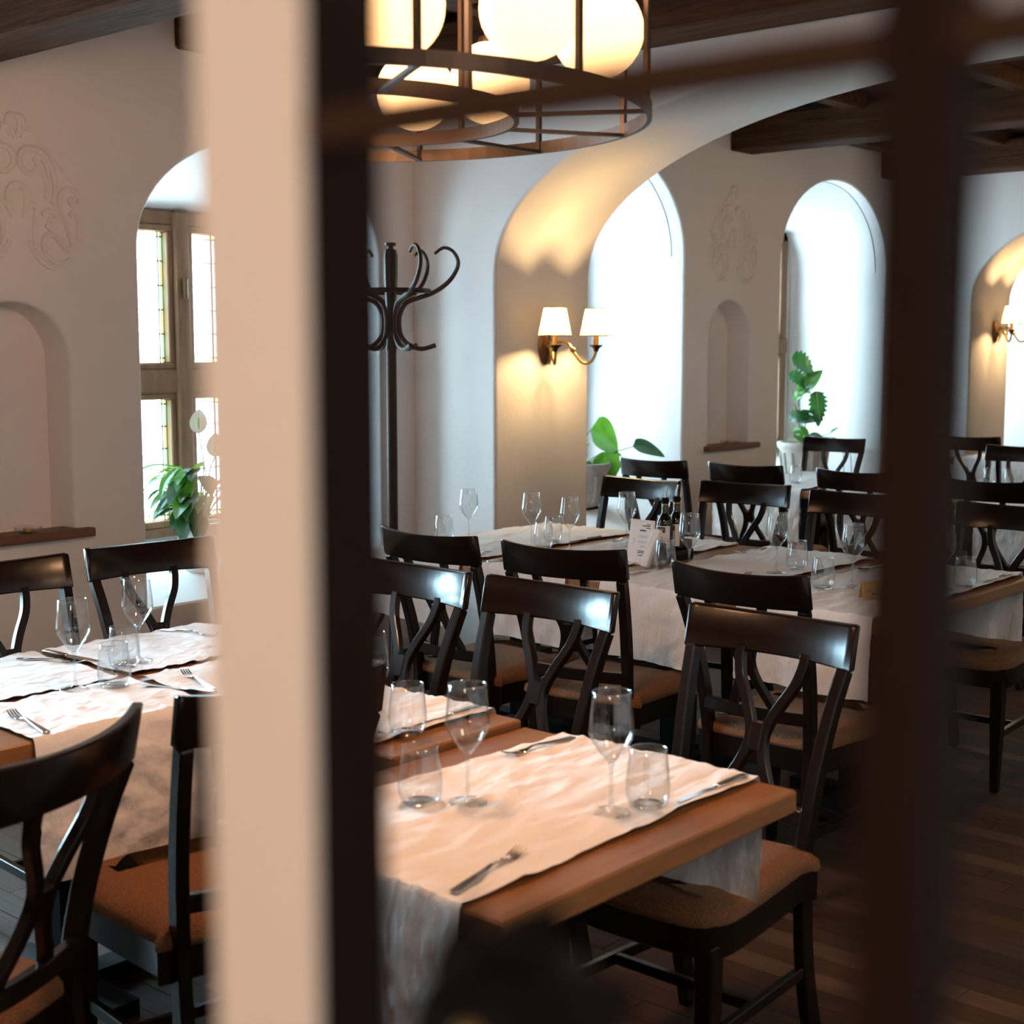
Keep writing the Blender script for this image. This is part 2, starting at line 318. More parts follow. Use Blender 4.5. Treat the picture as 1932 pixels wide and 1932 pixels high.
REL = [[(100,320),(62,200),(72,120),(125,92),(180,125),(192,210),(150,330)], [(205,265),(230,215),(272,215),(300,245)],
 [(345,640),(300,700),(235,685),(182,615),(180,525),(230,448),(312,425),(400,455),(470,540),(522,680),(540,800),(532,930),(500,1020)],
 [(340,580),(350,535),(395,515),(450,580),(480,680)], [(340,580),(400,660),(450,760),(462,860),(440,960)],
 [(95,1180),(62,1040),(66,900),(140,828),(222,870),(252,960),(242,1080),(205,1190)], [(235,1130),(262,1058),(305,1040),(335,1085),(322,1200),(308,1310),(322,1430)],
 [(800,930),(785,1000),(735,1008),(700,965),(730,935)], [(800,930),(765,862),(695,832),(622,872),(585,960),(602,1065),(642,1165),(670,1290),(712,1430),(690,1502),(638,1500),(578,1420),(520,1362),(462,1348),(412,1398),(396,1480),(422,1570),(492,1640),(590,1662),(692,1608)],
 [(690,1130),(735,1092),(782,1140),(792,1260),(778,1400)], [(385,1140),(458,1095),(530,1120),(552,1172),(505,1195),(450,1180)], [(430,1240),(460,1270),(520,1290)],
 [(245,1440),(300,1560),(380,1655),(480,1712),(600,1690)], [(200,120),(300,225),(480,450),(620,640),(740,800)], [(300,1430),(340,1540),(420,1640)]]
def relief(x, z, label, s=1.0):
    t = thing('stucco_relief', label, 'ornament', (x, 5.2, z), group='stucco reliefs above the niches')
    rn = random.Random(3)
    for i, st in enumerate(REL):
        for sg in (1, -1):
            pts = [(sg*(px-145)*.00041*s, 0, (875-py)*.000355*s) for px, py in st]
            q = spl([Vector(p) for p in pts], 5); n = len(q); r = .005 if i == 13 else .0145
            obj('scroll', MB().tube([(p.x, -.002, p.z) for p in q], [r*(.45+.55*sin(PI*min(1, max(0, .12+.8*k/n)))) for k in range(n)], 7, up=(0, 1, 0)), 'plaster', t, smooth=True)
relief(2.974, 2.163, 'large white stucco scroll relief above the left niche'); relief(8.06, 2.28, 'faint white stucco scroll relief above the far niche', 1.05)

# ------------------------------------------------------------------ chairs
def make_chair():
    t = thing('dining_chair', '', 'chair', group='dark wooden dining chairs')
    prof = [(-.275, .168, 0), (-.228, .166, .2), (-.212, .166, .40), (-.214, .167, .47), (-.238, .176, .62), (-.278, .187, .76), (-.316, .197, .858)]
    for sg in (1, -1):
        obj('rear_post', MB().strip([(x, sg*y, z) for x, y, z in spl([Vector(p) for p in prof], 3)], [.028]*19, [.046-.0007*k for k in range(19)], (1, 0, .0)), 'dark_wood', t, bevel=.0035)
        obj('leg', MB().strip([(.19, sg*.192, .40), (.19, sg*.192, .25), (.196, sg*.194, 0)], [.044, .041, .027], [.044, .041, .027], (1, 0, 0)), 'dark_wood', t, bevel=.003)
        obj('stretcher', MB().strip([(-.222, sg*.168, .20), (.19, sg*.192, .20)], .018, .026, (0, 0, 1)), 'dark_wood', t, bevel=.002)
        q = spl([Vector((0, a, z)) for a, z in [(.070, .525), (.062, .56), (.034, .615), (.020, .655), (.019, .695), (.040, .745), (.071, .80), (.083, .845), (.083, .868)]], 3)
        obj('splat_slat', MB().strip([(-.216-(p.z-.47)*.25-.034*(p.z-.5)/.36, sg*p.y, p.z) for p in q], .023, .021, (1, 0, .22)), 'dark_wood', t, bevel=.002)
    obj('stretcher', MB().strip([(.0, -.178, .20), (0, .178, .20)], .018, .024, (0, 0, 1)), 'dark_wood', t, bevel=.002)
    obj('splat_block', MB().strip([(-.274, 0, .648), (-.295, 0, .708)], .032, .025, (1, 0, .22)), 'dark_wood', t, bevel=.003)
    rings = []
    for k in range(17):
        u = -1+k/8; y = u*.217; cv = -.048*(1-u*u); dip = .010*(1-abs(u)**2.2); r = []
        for dx, z in ((.014, .857), (.012, .955-dip), (-.012, .957-dip), (-.011, .855)): r.append((-.314+cv-(z-.857)*.20+dx, y, z))
        rings.append(r)
    obj('crest_rail', MB().loft(rings), 'dark_wood', t, bevel=.004, smooth=True)
    obj('lower_rail', MB().strip([(-.232-.02*(1-(k/4-1)**2), (k/4-1)*.165, .535) for k in range(9)], .022, .036, (0, 0, 1)), 'dark_wood', t, bevel=.003, smooth=True)
    def outline(inset, fr):
        return spl([Vector(p) for p in [(-.205+inset, -.178+inset, 0), (-.205+inset, .178-inset, 0), (-.16, .192-inset, 0), (.10, .222-inset, 0), (.185, .214-inset, 0), (.222+fr-inset, .15, 0), (.232+fr-inset, 0, 0), (.222+fr-inset, -.15, 0), (.185, -.214+inset, 0), (.10, -.222+inset, 0), (-.16, -.192+inset, 0)]], 3, True)
    obj('seat_frame', MB().loft([[(p.x, p.y, z) for p in outline(i, 0)] for i, z in ((.006, .372), (.0, .378), (0, .44))]), 'dark_wood', t, smooth=True)
    obj('seat', MB().loft([[(p.x, p.y, z) for p in outline(i, .004)] for i, z in ((.004, .434), (-.005, .448), (-.002, .466), (.012, .48), (.04, .489), (.12, .495))]), 'fabric', t, smooth=True)
    return t
CH = [  # top-rail x, y centre, facing (deg), label
 (2.78, 1.675, 180, 'nearest dining chair facing the camera, tucked under near bare-ended table, runner hanging over its seat'),
 (3.305, 2.10, 0, 'dark chair seen from behind, back to back with nearest camera-facing chair, below kraft place card'),
 (2.765, 2.315, 180, 'camera-facing dark chair with bluish shine on its rail, second to the left of nearest one'),
 (3.34, 2.752, 10, 'dark chair seen from behind, in front of the menu card and bottles on middle table'),
 (2.755, 2.80, 180, 'camera-facing dark chair partly behind the thick blurred left post'),
 (3.30, 3.29, 0, 'dark chair seen from behind below the coat stand, leftmost on near side of middle table'),
 (5.262, 3.865, 180, 'brown-lit camera-facing chair behind bottles, closest to the wall lamp pier'),
 (6.222, 4.50, 0, 'dark chair seen from behind under the trailing plant leaves by far white recess'),
 (5.385, 3.39, 186, 'camera-facing chair at far side of middle table, between two pairs of wine glasses'),
 (6.272, 3.955, 2, 'dark chair seen from behind below the far niche shelf'),
 (5.33, 2.815, 180, 'camera-facing chair beside right blurred bar, behind wine glass and place card'),
 (6.29, 3.335, 0, 'dark chair seen from behind just left of the right blurred bar in the far bay'),
 (8.43, 4.63, 184, 'lone far chair with white shine beside stone planter of spiky plant'),
 (9.2, 4.055, 0, 'far chair right of the blurred bar, its lyre splat against pale blue wall'),
 (6.25, 2.665, 0, 'dark chair seen from behind at right edge, behind the two far tumblers'),
 (5.3, 2.155, 180, 'camera-facing chair at right edge with orange-lit splat, behind table end'),
 (8.45, 3.39, 180, 'far camera-facing chair at right edge below second wall lamp'),
 (2.225, 3.715, 270, 'dark chair against left wall under the niche shelf, cut by left edge of photo', 1.98),
 (3.725, 2.515, 262, 'dark chair against left wall under the window with peace lily', None),
]
ch0 = make_chair(); first = True
def put_chair(x, y, deg, label):
    global first
    if first: first = False; ch0.location = (x, y, 0); ch0.rotation_euler = (0, 0, R(deg)); ch0['label'] = label
    else: dup(ch0, (x, y, 0), R(deg), label)
for e in CH[:17]:
    x, y, d, l = e; put_chair(x+.335*cos(R(d)), y+.335*sin(R(d)), d, l)
put_chair(2.02, 3.715-.335, 270, CH[17][3]); put_chair(2.50, 3.735-.335, 264, CH[18][3])
a = R(112.9); put_chair(1.164+.335*cos(a), 1.972+.335*sin(a), 112.9, 'large near chair at left edge, seen from behind with its woven seat below')
a = R(80); put_chair(1.645+.335*cos(a), 2.005+.335*sin(a), 80, 'near chair half hidden by the cream blurred post, seat showing left of its upright')

# ------------------------------------------------------------------ tables, runners
def table(x0, x1, y0, y1, z, label, base=True, legs=None):
    cx, cy = (x0+x1)/2, (y0+y1)/2; t = thing('dining_table', label, 'table', (cx, cy, 0), group='wooden dining tables'); hx, hy = (x1-x0)/2, (y1-y0)/2
    obj('tabletop', MB().box(-hx, hx, -hy, hy, z-.042, z), 'table_wood', t, bevel=.004)
    obj('column', MB().box(-.045, .045, -.045, .045, .04, z-.06), 'black_iron', t, bevel=.004)
    obj('base', MB().box(-.28, .28, -.035, .035, .0, .04).box(-.035, .035, -.24, -.035, 0, .04).box(-.035, .035, .035, .24, 0, .04), 'black_iron', t)
    obj('top_plate', MB().box(-.22, .22, -.03, .03, z-.06, z-.042).box(-.03, .03, -.22, .22, z-.0615, z-.043), 'black_iron', t)
    return t
table(1.44, 2.25, 1.293, 1.955, .75, 'near wooden table with thick bare front edge, in front of nearest chair')
table(1.87, 2.25, 1.962, 2.61, .764, 'small wooden table pushed against the near table, slightly higher, behind dark post')
table(1.06, 2.50, 2.635, 3.385, .75, 'left wooden table under bright white runners, near the peace lily window')
table(3.83, 4.93, 1.915, 2.665, .75, 'middle row table at its near end with place card and bare edge at right')
table(3.83, 4.93, 2.672, 3.42, .75, 'middle row table with menu card and oil bottles')
table(3.83, 4.93, 3.427, 4.185, .75, 'middle row table farthest left, beside coat stand and lit pier')
table(7.0, 8.05, 3.90, 4.66, .75, 'far bay table under bluish cloth below the niche'); table(7.0, 8.05, 3.13, 3.89, .75, 'far bay table second from the niche, behind right blurred bar')
table(7.0, 8.05, 2.36, 3.12, .75, 'far bay table at right edge with tumblers'); table(9.75, 10.45, 3.55, 4.5, .75, 'farthest table under second arch, blue cloth hanging')

def runner(x0, x1, y0, y1, z, label, drops, seed=0, amp=.0016, axis='x'):
    """paper runner lying along x (or y); drops = hanging length at low / high end"""
    rn = random.Random(seed); ph = [rn.uniform(0, 6.28) for _ in range(12)]
    L0, L1 = (x0, x1) if axis == 'x' else (y0, y1); W0, W1 = (y0, y1) if axis == 'x' else (x0, x1)
    prof = []
    d0, d1 = drops; e = .006
    if d0: prof += [(L0-e-.006*sin(PI*k/17), z-d0*(1-k/18), 1-k/18) for k in range(18)]+[(L0-e, z-.004, 0)]
    n = 60; prof += [(L0-(0 if d0 else -.0)+(L1-L0)*k/n, z+.0035, 0) for k in range(n+1)]
    if d1: prof += [(L1+e, z-.004, 0)]+[(L1+e+.006*sin(PI*(17-k)/17), z-d1*(k+1)/18, (k+1)/18) for k in range(18)]
    m = 44; vs = []; fs = []; nz = lambda a, b, c: noise.noise(Vector((a+seed*7.3, b, c)))
    for i, (l, zz, hang) in enumerate(prof):
        for j in range(m+1):
            v = j/m; wv = W0+(W1-W0)*v
            ridge = (1-abs(nz(l*5.5, wv*15, 0)))**3*.0065+(1-abs(nz(l*13+wv*6, wv*34, 4)))**4*.0035
            sl = .010*sin(ph[5]+l*4)*(v-.5)
            if hang:
                off = hang*(.016*nz(wv*7, l, zz*1.5)+.012*nz(wv*19, 3, zz*5))+min(1, hang*4)*(.007*(1-abs(nz(wv*11+zz*9, zz*12, 7)))**3+.004*(1-abs(nz(wv*30-zz*14, zz*22, 9)))**3)
                lo = l+(off+.004 if l > (L0+L1)/2 else -abs(off)-.002); zo = zz+.004*sin(v*7+ph[9])*hang
            else: lo = l; zo = zz+amp*.4+ridge
            p = (lo, wv+sl+.003*sin(l*23+ph[10]), zo); vs.append(p if axis == 'x' else (p[1], p[0], p[2]))
    for i in range(len(prof)-1):
        for j in range(m): fs.append((i*(m+1)+j, i*(m+1)+j+1, (i+1)*(m+1)+j+1, (i+1)*(m+1)+j))
    c = ((x0+x1)/2, (y0+y1)/2, z); vs = [(p[0]-c[0], p[1]-c[1], p[2]-c[2]) for p in vs]
    o = obj('table_runner', MB().add(vs, fs), 'cloth', None, smooth=True, loc=c, label=label, category='table runner', group='white paper table runners')
    return o
runner(1.44, 2.25, 1.372, 1.852, .75, 'peach-lit white runner across the near table, hanging at both ends', (.43, .243), 1)
runner(1.87, 2.25, 2.05, 2.53, .764, 'white runner on small table behind the near table', (0, .25), 2)
runner(1.49, 1.93, 2.635, 2.945, .75, 'runner on left table with tan front hanging, left front one', (.31, 0), 3, axis='y')
runner(1.955, 2.46, 2.635, 2.945, .75, 'runner on left table front right, next to cream post', (.31, 0), 4, axis='y')
runner(1.30, 1.925, 2.97, 3.385, .75, 'runner on left table at the wall side, under left fork', (0, .24), 5, axis='y')
runner(1.955, 2.47, 2.98, 3.385, .75, 'runner on left table at the wall side, before the window chair', (0, .24), 6, axis='y')
runner(3.83, 4.93, 1.955, 2.435, .75, 'runner under kraft place card on middle row', (.245, .24), 7)
runner(3.83, 4.93, 2.535, 2.985, .75, 'runner under wine glass and fork right of the bottles', (.245, .24), 8)
runner(3.83, 4.93, 3.13, 3.545, .75, 'runner just left of the menu card on middle row', (.245, .24), 9)
runner(3.83, 4.93, 3.645, 4.15, .75, 'runner at far left end of middle row by coat stand', (.245, .24), 10)
runner(7.0, 8.05, 4.05, 4.62, .75, 'bluish runner hanging on far table nearest the niche', (.32, .25), 11)
runner(7.0, 8.05, 3.28, 3.82, .75, 'bluish runner hanging on second far table', (.32, .25), 12); runner(7.0, 8.05, 2.46, 3.04, .75, 'bluish runner hanging on far table at right edge', (.32, .25), 13)
runner(9.75, 10.45, 3.65, 4.4, .75, 'blue-lit runner on farthest table under second arch', (.24, .2), 14)

# ------------------------------------------------------------------ glasses
def lathe_obj(name, prof, m, t, n=32): return obj(name, MB().lathe(prof, n), m, t, smooth=True)
def make_wine():
    t = thing('wine_glass', '', 'wine glass', group='clear stemmed wine glasses')
    o = [(.004, .090), (.012, .096), (.026, .115), (.036, .131), (.0395, .142), (.0392, .152), (.0365, .180), (.0328, .213)]
    lathe_obj('bowl', [(.0005, .0895)]+o+[(.0322, .2145), (.0316, .213)]+[(r-.0012, z+.001) for r, z in reversed(o[1:-1])]+[(.0005, .0945)], 'glass', t)
    lathe_obj('rim', [(.0328+  .0013*cos(2*PI*k/6), .2137+.0013*sin(2*PI*k/6)) for k in range(7)], 'solid_glass', t)
    lathe_obj('stem', [(.0005, .0905), (.007, .091), (.0042, .083), (.0035, .06), (.0035, .03), (.0045, .014), (.009, .008), (.02, .005), (.0345, .0032), (.0355, .0015), (.035, .0003), (.0005, .0003)], 'solid_glass', t)
    return t
def make_tumbler():
    t = thing('tumbler', '', 'glass', group='clear stemless water glasses')
    o = [(.027, .002), (.034, .008), (.0388, .022), (.0395, .036), (.0375, .062), (.0345, .085), (.0325, .104)]
    lathe_obj('bowl', [(.0005, .0008), (.026, .0008)]+o+[(.0318, .1053), (.0311, .104)]+[(r-.0015, z+.004) for r, z in reversed(o[1:-1])]+[(.026, .009), (.0005, .0085)], 'glass', t)
    lathe_obj('rim', [(.0322+.0013*cos(2*PI*k/6), .1046+.0013*sin(2*PI*k/6)) for k in range(7)], 'solid_glass', t)
    lathe_obj('base', [(.0005, .0015), (.0258, .0015), (.029, .0045), (.025, .0078), (.0005, .0078)], 'solid_glass', t)
    return t
ZT = .7575
WG = [(1.779, 1.678, 'wine glass on near table, left one of two, beside tumbler'), (1.903, 1.456, 'wine glass on near table closest to camera, beside knife'), (1.926, 2.085, 'wine glass half behind the dark left post, on small raised table'),
 (1.779, 2.939, 'wine glass on left table nearer the left photo edge'), (2.05, 3.083, 'wine glass on left table in front of the window chair'),
 (4.248, 3.994, 'wine glass leftmost on middle row, before pale blue wall'), (4.301, 3.701, 'wine glass before the cream lit pier, left of two'), (4.288, 3.493, 'wine glass before the cream lit pier, right of two'),
 (4.577, 3.434, 'wine glass partly behind menu card'), (4.135, 2.828, 'wine glass just right of bottles'), (4.359, 2.61, 'wine glass on middle row right of a blue gap, beside tumbler pair'),
 (4.265, 2.265, 'wine glass beside kraft place card'), (4.416, 2.017, 'wine glass half hidden right of the blurred bar on table end')]
TG = [(1.719, 1.736, 'tumbler at near table left, before wine glass'), (1.972, 1.428, 'tumbler on near table by the knife'), (1.989, 2.043, 'tumbler on small raised table beside dark post'),
 (1.855, 2.892, 'front tumbler of the pair on left table'), (1.985, 3.05, 'rear tumbler of the pair on left table'), (4.181, 4.071, 'tumbler leftmost on middle row'),
 (4.287, 3.627, 'tumbler before pier, nearer of two'), (4.452, 3.716, 'tumbler before pier, farther of two'), (4.177, 2.96, 'tumbler in front of dark bottles'), (4.48, 2.599, 'tumbler farther of the pair left of place card'),
 (4.173, 2.322, 'tumbler nearer of the pair left of place card'), (4.494, 1.976, 'tumbler on table end right of the blurred bar'), (7.322, 4.27, 'far tumbler below stone planter'), (7.86, 3.335, 'far tumbler at right edge, left of two'), (7.88, 3.225, 'far tumbler at right edge, right of two')]
wg = make_wine(); tg = make_tumbler()
for proto, lst in ((wg, WG), (tg, TG)):
    for k, (x, y, l) in enumerate(lst):
        z = .7715 if 1.96 < y < 2.61 and x < 3 else ZT
        if k == 0: proto.location = (x, y, z); proto['label'] = l
        else: dup(proto, (x, y, z), k*.7, l)

# ------------------------------------------------------------------ cutlery (built along +x, handle end at origin)
def make_fork():
    t = thing('fork', '', 'fork', group='steel forks')
    q = spl([Vector(p) for p in [(0, 0, .003), (.03, 0, .004), (.08, 0, .007), (.115, 0, .010), (.135, 0, .006), (.15, 0, .003)]], 4)
    wd = [.015, .0165, .016, .0155, .0145, .0135, .0125, .011, .010, .009, .0078, .0068, .006, .0056, .0056, .006, .0075, .011, .016, .020, .0225]
    obj('handle', MB().strip([tuple(p) for p in q], wd, [.004]*12+[.0035]*9, (0, 0, 1)), 'steel', t, smooth=True, bevel=.0008)
    for k in range(4):
        y = -.0092+.00613*k
        obj('tine', MB().strip([(.148, y, .003), (.165, y*1.02, .0028), (.18, y*1.0, .006), (.198, y*.96, .012)], [.0042, .0038, .0034, .002], .0022, (0, 0, 1)), 'steel', t, smooth=True)
    return t
def make_knife():
    t = thing('table_knife', '', 'knife', group='steel table knives')
    obj('handle', MB().strip([(0, 0, .005), (.01, 0, .005), (.06, 0, .005), (.095, 0, .005)], [.012, .017, .015, .012], [.006, .0085, .008, .007], (0, 0, 1)), 'steel', t, smooth=True, bevel=.0015)
    obj('blade', MB().loft([[(.095, -.006, .003), (.095, .006, .0045), (.095, .006, .0062), (.095, -.006, .0045)], [(.11, -.010, .002), (.11, .008, .0045), (.11, .008, .0062), (.11, -.010, .003)],
        [(.18, -.011, .002), (.18, .008, .0045), (.18, .008, .006), (.18, -.011, .003)], [(.205, -.007, .002), (.205, .008, .0042), (.205, .008, .0055), (.205, -.007, .003)], [(.215, .004, .003), (.215, .008, .0035), (.215, .008, .005), (.215, .004, .004)]]), 'steel', t)
    return t
FK = [((1.459, 1.406), (1.688, 1.449), 'fork on near table closest to camera'), ((2.225, 1.80), (2.03, 1.812), 'fork at far edge of the near table'), ((1.853, 3.333), (1.918, 3.20), 'fork on left table wall side, near left edge'),
 ((1.985, 2.69), (2.046, 2.891), 'fork pointing toward glasses on left table beside cream post'), ((1.529, 2.64), (1.56, 2.85), 'fork at the front corner of left table'), ((2.319, 3.371), (2.36, 3.2), 'fork on left table under window chair'),
 ((3.929, 3.667), (4.186, 3.763), 'fork at near edge of middle row, left of knife'), ((4.80, 3.54), (4.60, 3.53), 'fork at far edge of middle row by pier'), ((4.86, 2.96), (4.62, 2.97), 'fork at far edge of middle row, right of bottles'), ((4.08, 2.62), (4.277, 2.667), 'fork with tines above the chair rail in middle row')]
KN = [((2.231, 1.391), (1.986, 1.401), 'knife along front edge of near table'), ((2.24, 2.075), (2.053, 2.07), 'knife on small raised table'), ((1.945, 3.36), (1.975, 3.12), 'knife on left table wall side'), ((1.965, 2.65), (1.90, 2.87), 'knife on left table front by cream post'),
 ((3.86, 3.535), (4.07, 3.53), 'knife at near edge of middle row beside fork'), ((4.70, 3.66), (4.42, 3.66), 'knife before the pier on middle row'), ((3.97, 2.97), (4.18, 2.965), 'knife in front of menu card'), ((4.86, 1.97), (4.63, 1.975), 'knife on table end at right edge')]
def lay(proto, lst):
    for k, ((hx, hy), (tx, ty), l) in enumerate(lst):
        z = .7715 if 1.96 < hy < 2.61 and hx < 3 else ZT; a = math.atan2(ty-hy, tx-hx)
        if k == 0: proto.location = (hx, hy, z); proto.rotation_euler = (0, 0, a); proto['label'] = l
        else: dup(proto, (hx, hy, z), a, l)
lay(make_fork(), FK); lay(make_knife(), KN)
t = thing('spoon', 'steel spoon on middle row beside right blurred bar', 'spoon', (4.74, 2.36, ZT), R(160))
obj('handle', MB().strip([(.0, 0, .004), (.06, 0, .007), (.11, 0, .006)], [.015, .010, .006], .003, (0, 0, 1)), 'steel', t, smooth=True)
obj('bowl', MB().lathe([(.001, .002), (.012, .004), (.018, .009), (.0172, .0095), (.011, .005), (.001, .0035)], 18, Matrix.Translation((.138, 0, 0))@Matrix.Diagonal((1.6, 1, 1, 1))), 'steel', t, smooth=True)

# ------------------------------------------------------------------ on the middle table: caddy, bottles, napkin, menu, place card
def text(body, size, m, parent, Mx, sx=1):
    cu = bpy.data.curves.new('t', 'FONT'); cu.body = body; cu.size = size; cu.align_x = 'CENTER'; cu.align_y = 'CENTER'; cu.extrude = .0002; cu.resolution_u = 3
    o = bpy.data.objects.new('t', cu); COL.objects.link(o); me = bpy.data.meshes.new_from_object(o.evaluated_get(bpy.context.evaluated_depsgraph_get())); bpy.data.objects.remove(o)
    me.transform(Mx@Matrix.Diagonal((sx, 1, 1, 1))); me.materials.clear(); me.materials.append(M[m]); return obj('lettering', me, None, parent)
def bottle(loc, rz, label, lab):
    t = thing('oil_bottle', label, 'bottle', loc, rz, 'dark oil and vinegar bottles')
    obj('body', MB().lathe([(.001, 0), (.029, 0), (.031, .004), (.031, .135), (.028, .152), (.018, .168), (.0135, .178), (.0135, .215), (.001, .215)], 24), 'bottle', t, smooth=True)
    obj('neck_band', MB().lathe([(.014, .205), (.0142, .205), (.0142, .208), (.014, .208)], 20, cap=False), 'gold', t)
    obj('stopper', MB().lathe([(.001, .213), (.0145, .213), (.0155, .226), (.012, .232), (.001, .232)], 18), 'black_iron', t, smooth=True)
    obj('spout', MB().tube([(0, 0, .23), (0, -.002, .255), (.002, -.006, .275)], [.0055, .0048, .0042], 8), 'steel', t, smooth=True)
    n = 9; v = []; A = 1.15
    for z in (.045, .128): v += [(-.0317*cos(-A+2*A*k/n), -.0317*sin(-A+2*A*k/n), z) for k in range(n+1)]
    lb = obj('label', MB().add(v, [(k, k+1, n+2+k, n+1+k) for k in range(n)]), lab, t, fix=False)
    v = []; A = .55
    for z in (.103, .124): v += [(-.0321*cos(-A+2*A*k/n), -.0321*sin(-A+2*A*k/n), z) for k in range(n+1)]
    obj('roundel', MB().add(v, [(k, k+1, n+2+k, n+1+k) for k in range(n)]), 'ink', lb, fix=False)
    F = Matrix(((0, 0, -1, -.0326), (-1, 0, 0, 0), (0, 1, 0, .1135), (0, 0, 0, 1)))
    text('TUFF', .0125, 'card', lb, F)
    for z, wd in ((.085, .018), (.074, .026), (.067, .022), (.058, .016)): obj('print_line', MB().box(-.0330, -.0322, -wd/2, wd/2, z, z+.0028), 'grey_ink', lb)
bottle((4.372, 3.102, .7585), R(6), 'dark oil bottle with pale label and steel spout, nearer of two', 'card'); bottle((4.445, 3.10, .7585), R(-8), 'dark vinegar bottle behind labelled oil bottle', 'card')
t = thing('condiment_caddy', 'low black caddy at the foot of bottles behind tumbler', 'caddy', (4.41, 3.105, .75))
obj('tray', MB().box(-.085, .085, -.05, .05, 0, .008), 'dark_wood', t)
for sg in (1, -1): obj('side_panel', MB().box(-.085, .085, sg*.047-.003, sg*.047+.003, .008, .04), 'dark_wood', t); obj('end_panel', MB().box(sg*.082-.003, sg*.082+.003, -.044, .044, .008, .075), 'dark_wood', t)
obj('napkin', MB().strip([(4.185, 3.058, .754), (4.19, 3.055, .775), (4.222, 3.052, .835), (4.252, 3.044, .885)], [.034, .036, .032, .034], [.016, .018, .02, .02], (1, 0, 0)), 'napkin', None, bevel=.004, smooth=True, label='white folded paper napkin leaning on bottles', category='napkin')
Mm = Matrix.Translation((4.225, 3.115, .751))@Matrix.Rotation(R(-2), 4, 'Z')@Matrix.Rotation(R(9), 4, 'Y')
def menu(Mm, label, full=True):
    t = thing('menu_card', label, 'menu', Mm.to_translation()); t.matrix_world = Mm
    obj('card', MB().box(-.0015, .0015, -.056, .056, 0, .168), 'card', t)
    obj('stand', MB().add([(.0015, -.05, .15), (.0015, .05, .15), (.055, .05, 0), (.055, -.05, 0), (.0015, -.05, .146), (.0015, .05, .146), (.051, .05, 0), (.051, -.05, 0)], [(0,1,2,3),(7,6,5,4),(0,3,7,4),(1,5,6,2),(3,2,6,7),(0,4,5,1)]), 'card', t)
    if full:
        L = [(.152, -.030, .018, .0028, 0), (.146, -.020, .036, .0034, 0), (.138, -.030, .020, .003, 0), (.128, -.006, .028, .005, 0)]
        L += [(z, -.012, wd, .0016, 1) for z, wd in ((.108, .05), (.103, .042), (.088, .05), (.083, .05), (.072, .03), (.066, .026))]+[(.052, -.008, .034, .003, 0), (.046, -.008, .038, .003, 0), (.036, -.008, .03, .003, 0)]
        for z, y, wd, h, g in L: obj('print_line', MB().box(-.0019, -.0014, y-wd/2, y+wd/2, z-h/2, z+h/2), 'grey_ink' if g else 'ink', t)
        obj('border', MB().box(-.0018, -.0014, -.052, .052, .163, .1636).box(-.0018, -.0014, -.052, .052, .008, .0086).box(-.0018, -.0014, -.052, -.0514, .0086, .163), 'grey_ink', t)
        obj('sprig', MB().tube([(-.0017, .036, .075), (-.0017, .03, .09), (-.0017, .032, .1)], .0006, 4).tube([(-.0017, .03, .088), (-.0017, .022, .092)], .0006, 4), 'grey_ink', t)
menu(Mm, 'white printed menu card standing beside dark bottles')
menu(Matrix.Translation((7.92, 4.1, .762))@Matrix.Rotation(R(9), 4, 'Y'), 'small far menu card beside right blurred bar', False)
t = thing('place_card', 'folded kraft place card with handwriting on middle row', 'place card', (4.11, 2.092, ZT), R(43))
a = .054; hgt = .062
obj('front_leaf', MB().add([(-.028, -a, 0), (-.028, a, 0), (0, a, hgt), (0, -a, hgt), (-.027, -a, 0), (-.027, a, 0), (.001, a, hgt-.001), (.001, -a, hgt-.001)], [(0,1,2,3),(7,6,5,4),(0,4,5,1),(1,5,6,2),(3,2,6,7),(0,3,7,4)]), 'kraft', t)
obj('rear_leaf', MB().add([(.03, -a, 0), (.03, a, 0), (0, a, hgt), (0, -a, hgt), (.029, -a, 0), (.029, a, 0), (-.001, a, hgt-.001), (-.001, -a, hgt-.001)], [(0,1,2,3),(7,6,5,4),(0,4,5,1),(1,5,6,2),(3,2,6,7),(0,3,7,4)]), 'kraft', t)
ax = Vector((.028, 0, .062)).normalized(); nn = Vector((-.062, 0, .028)).normalized(); org = Vector((-.014, 0, .031))+nn*.0006
FM = Matrix(((0, ax.x, nn.x, org.x), (-1, 0, 0, 0), (0, ax.z, nn.z, org.z), (0, 0, 0, 1)))
text('71', .017, 'brown_ink', t, FM@Matrix.Translation((-.032, -.002, 0))); text('10', .014, 'brown_ink', t, FM@Matrix.Translation((.032, 0, 0))); text('1so~', .010, 'brown_ink', t, FM@Matrix.Translation((.004, .001, 0)))
obj('pen_line', MB().box(-.023, .020, -.0125, -.0105, 0, .0004, FM).box(-.023, -.020, -.0105, -.004, 0, .0004, FM), 'brown_ink', t)
obj('border', MB().box(-.044, .044, -.0235, -.0228, 0, .0003, FM).box(-.044, .044, .0228, .0235, 0, .0003, FM).box(-.044, -.0434, -.0228, .0228, 0, .0003, FM).box(.0434, .044, -.0228, .0228, 0, .0003, FM), 'brown_ink', t)

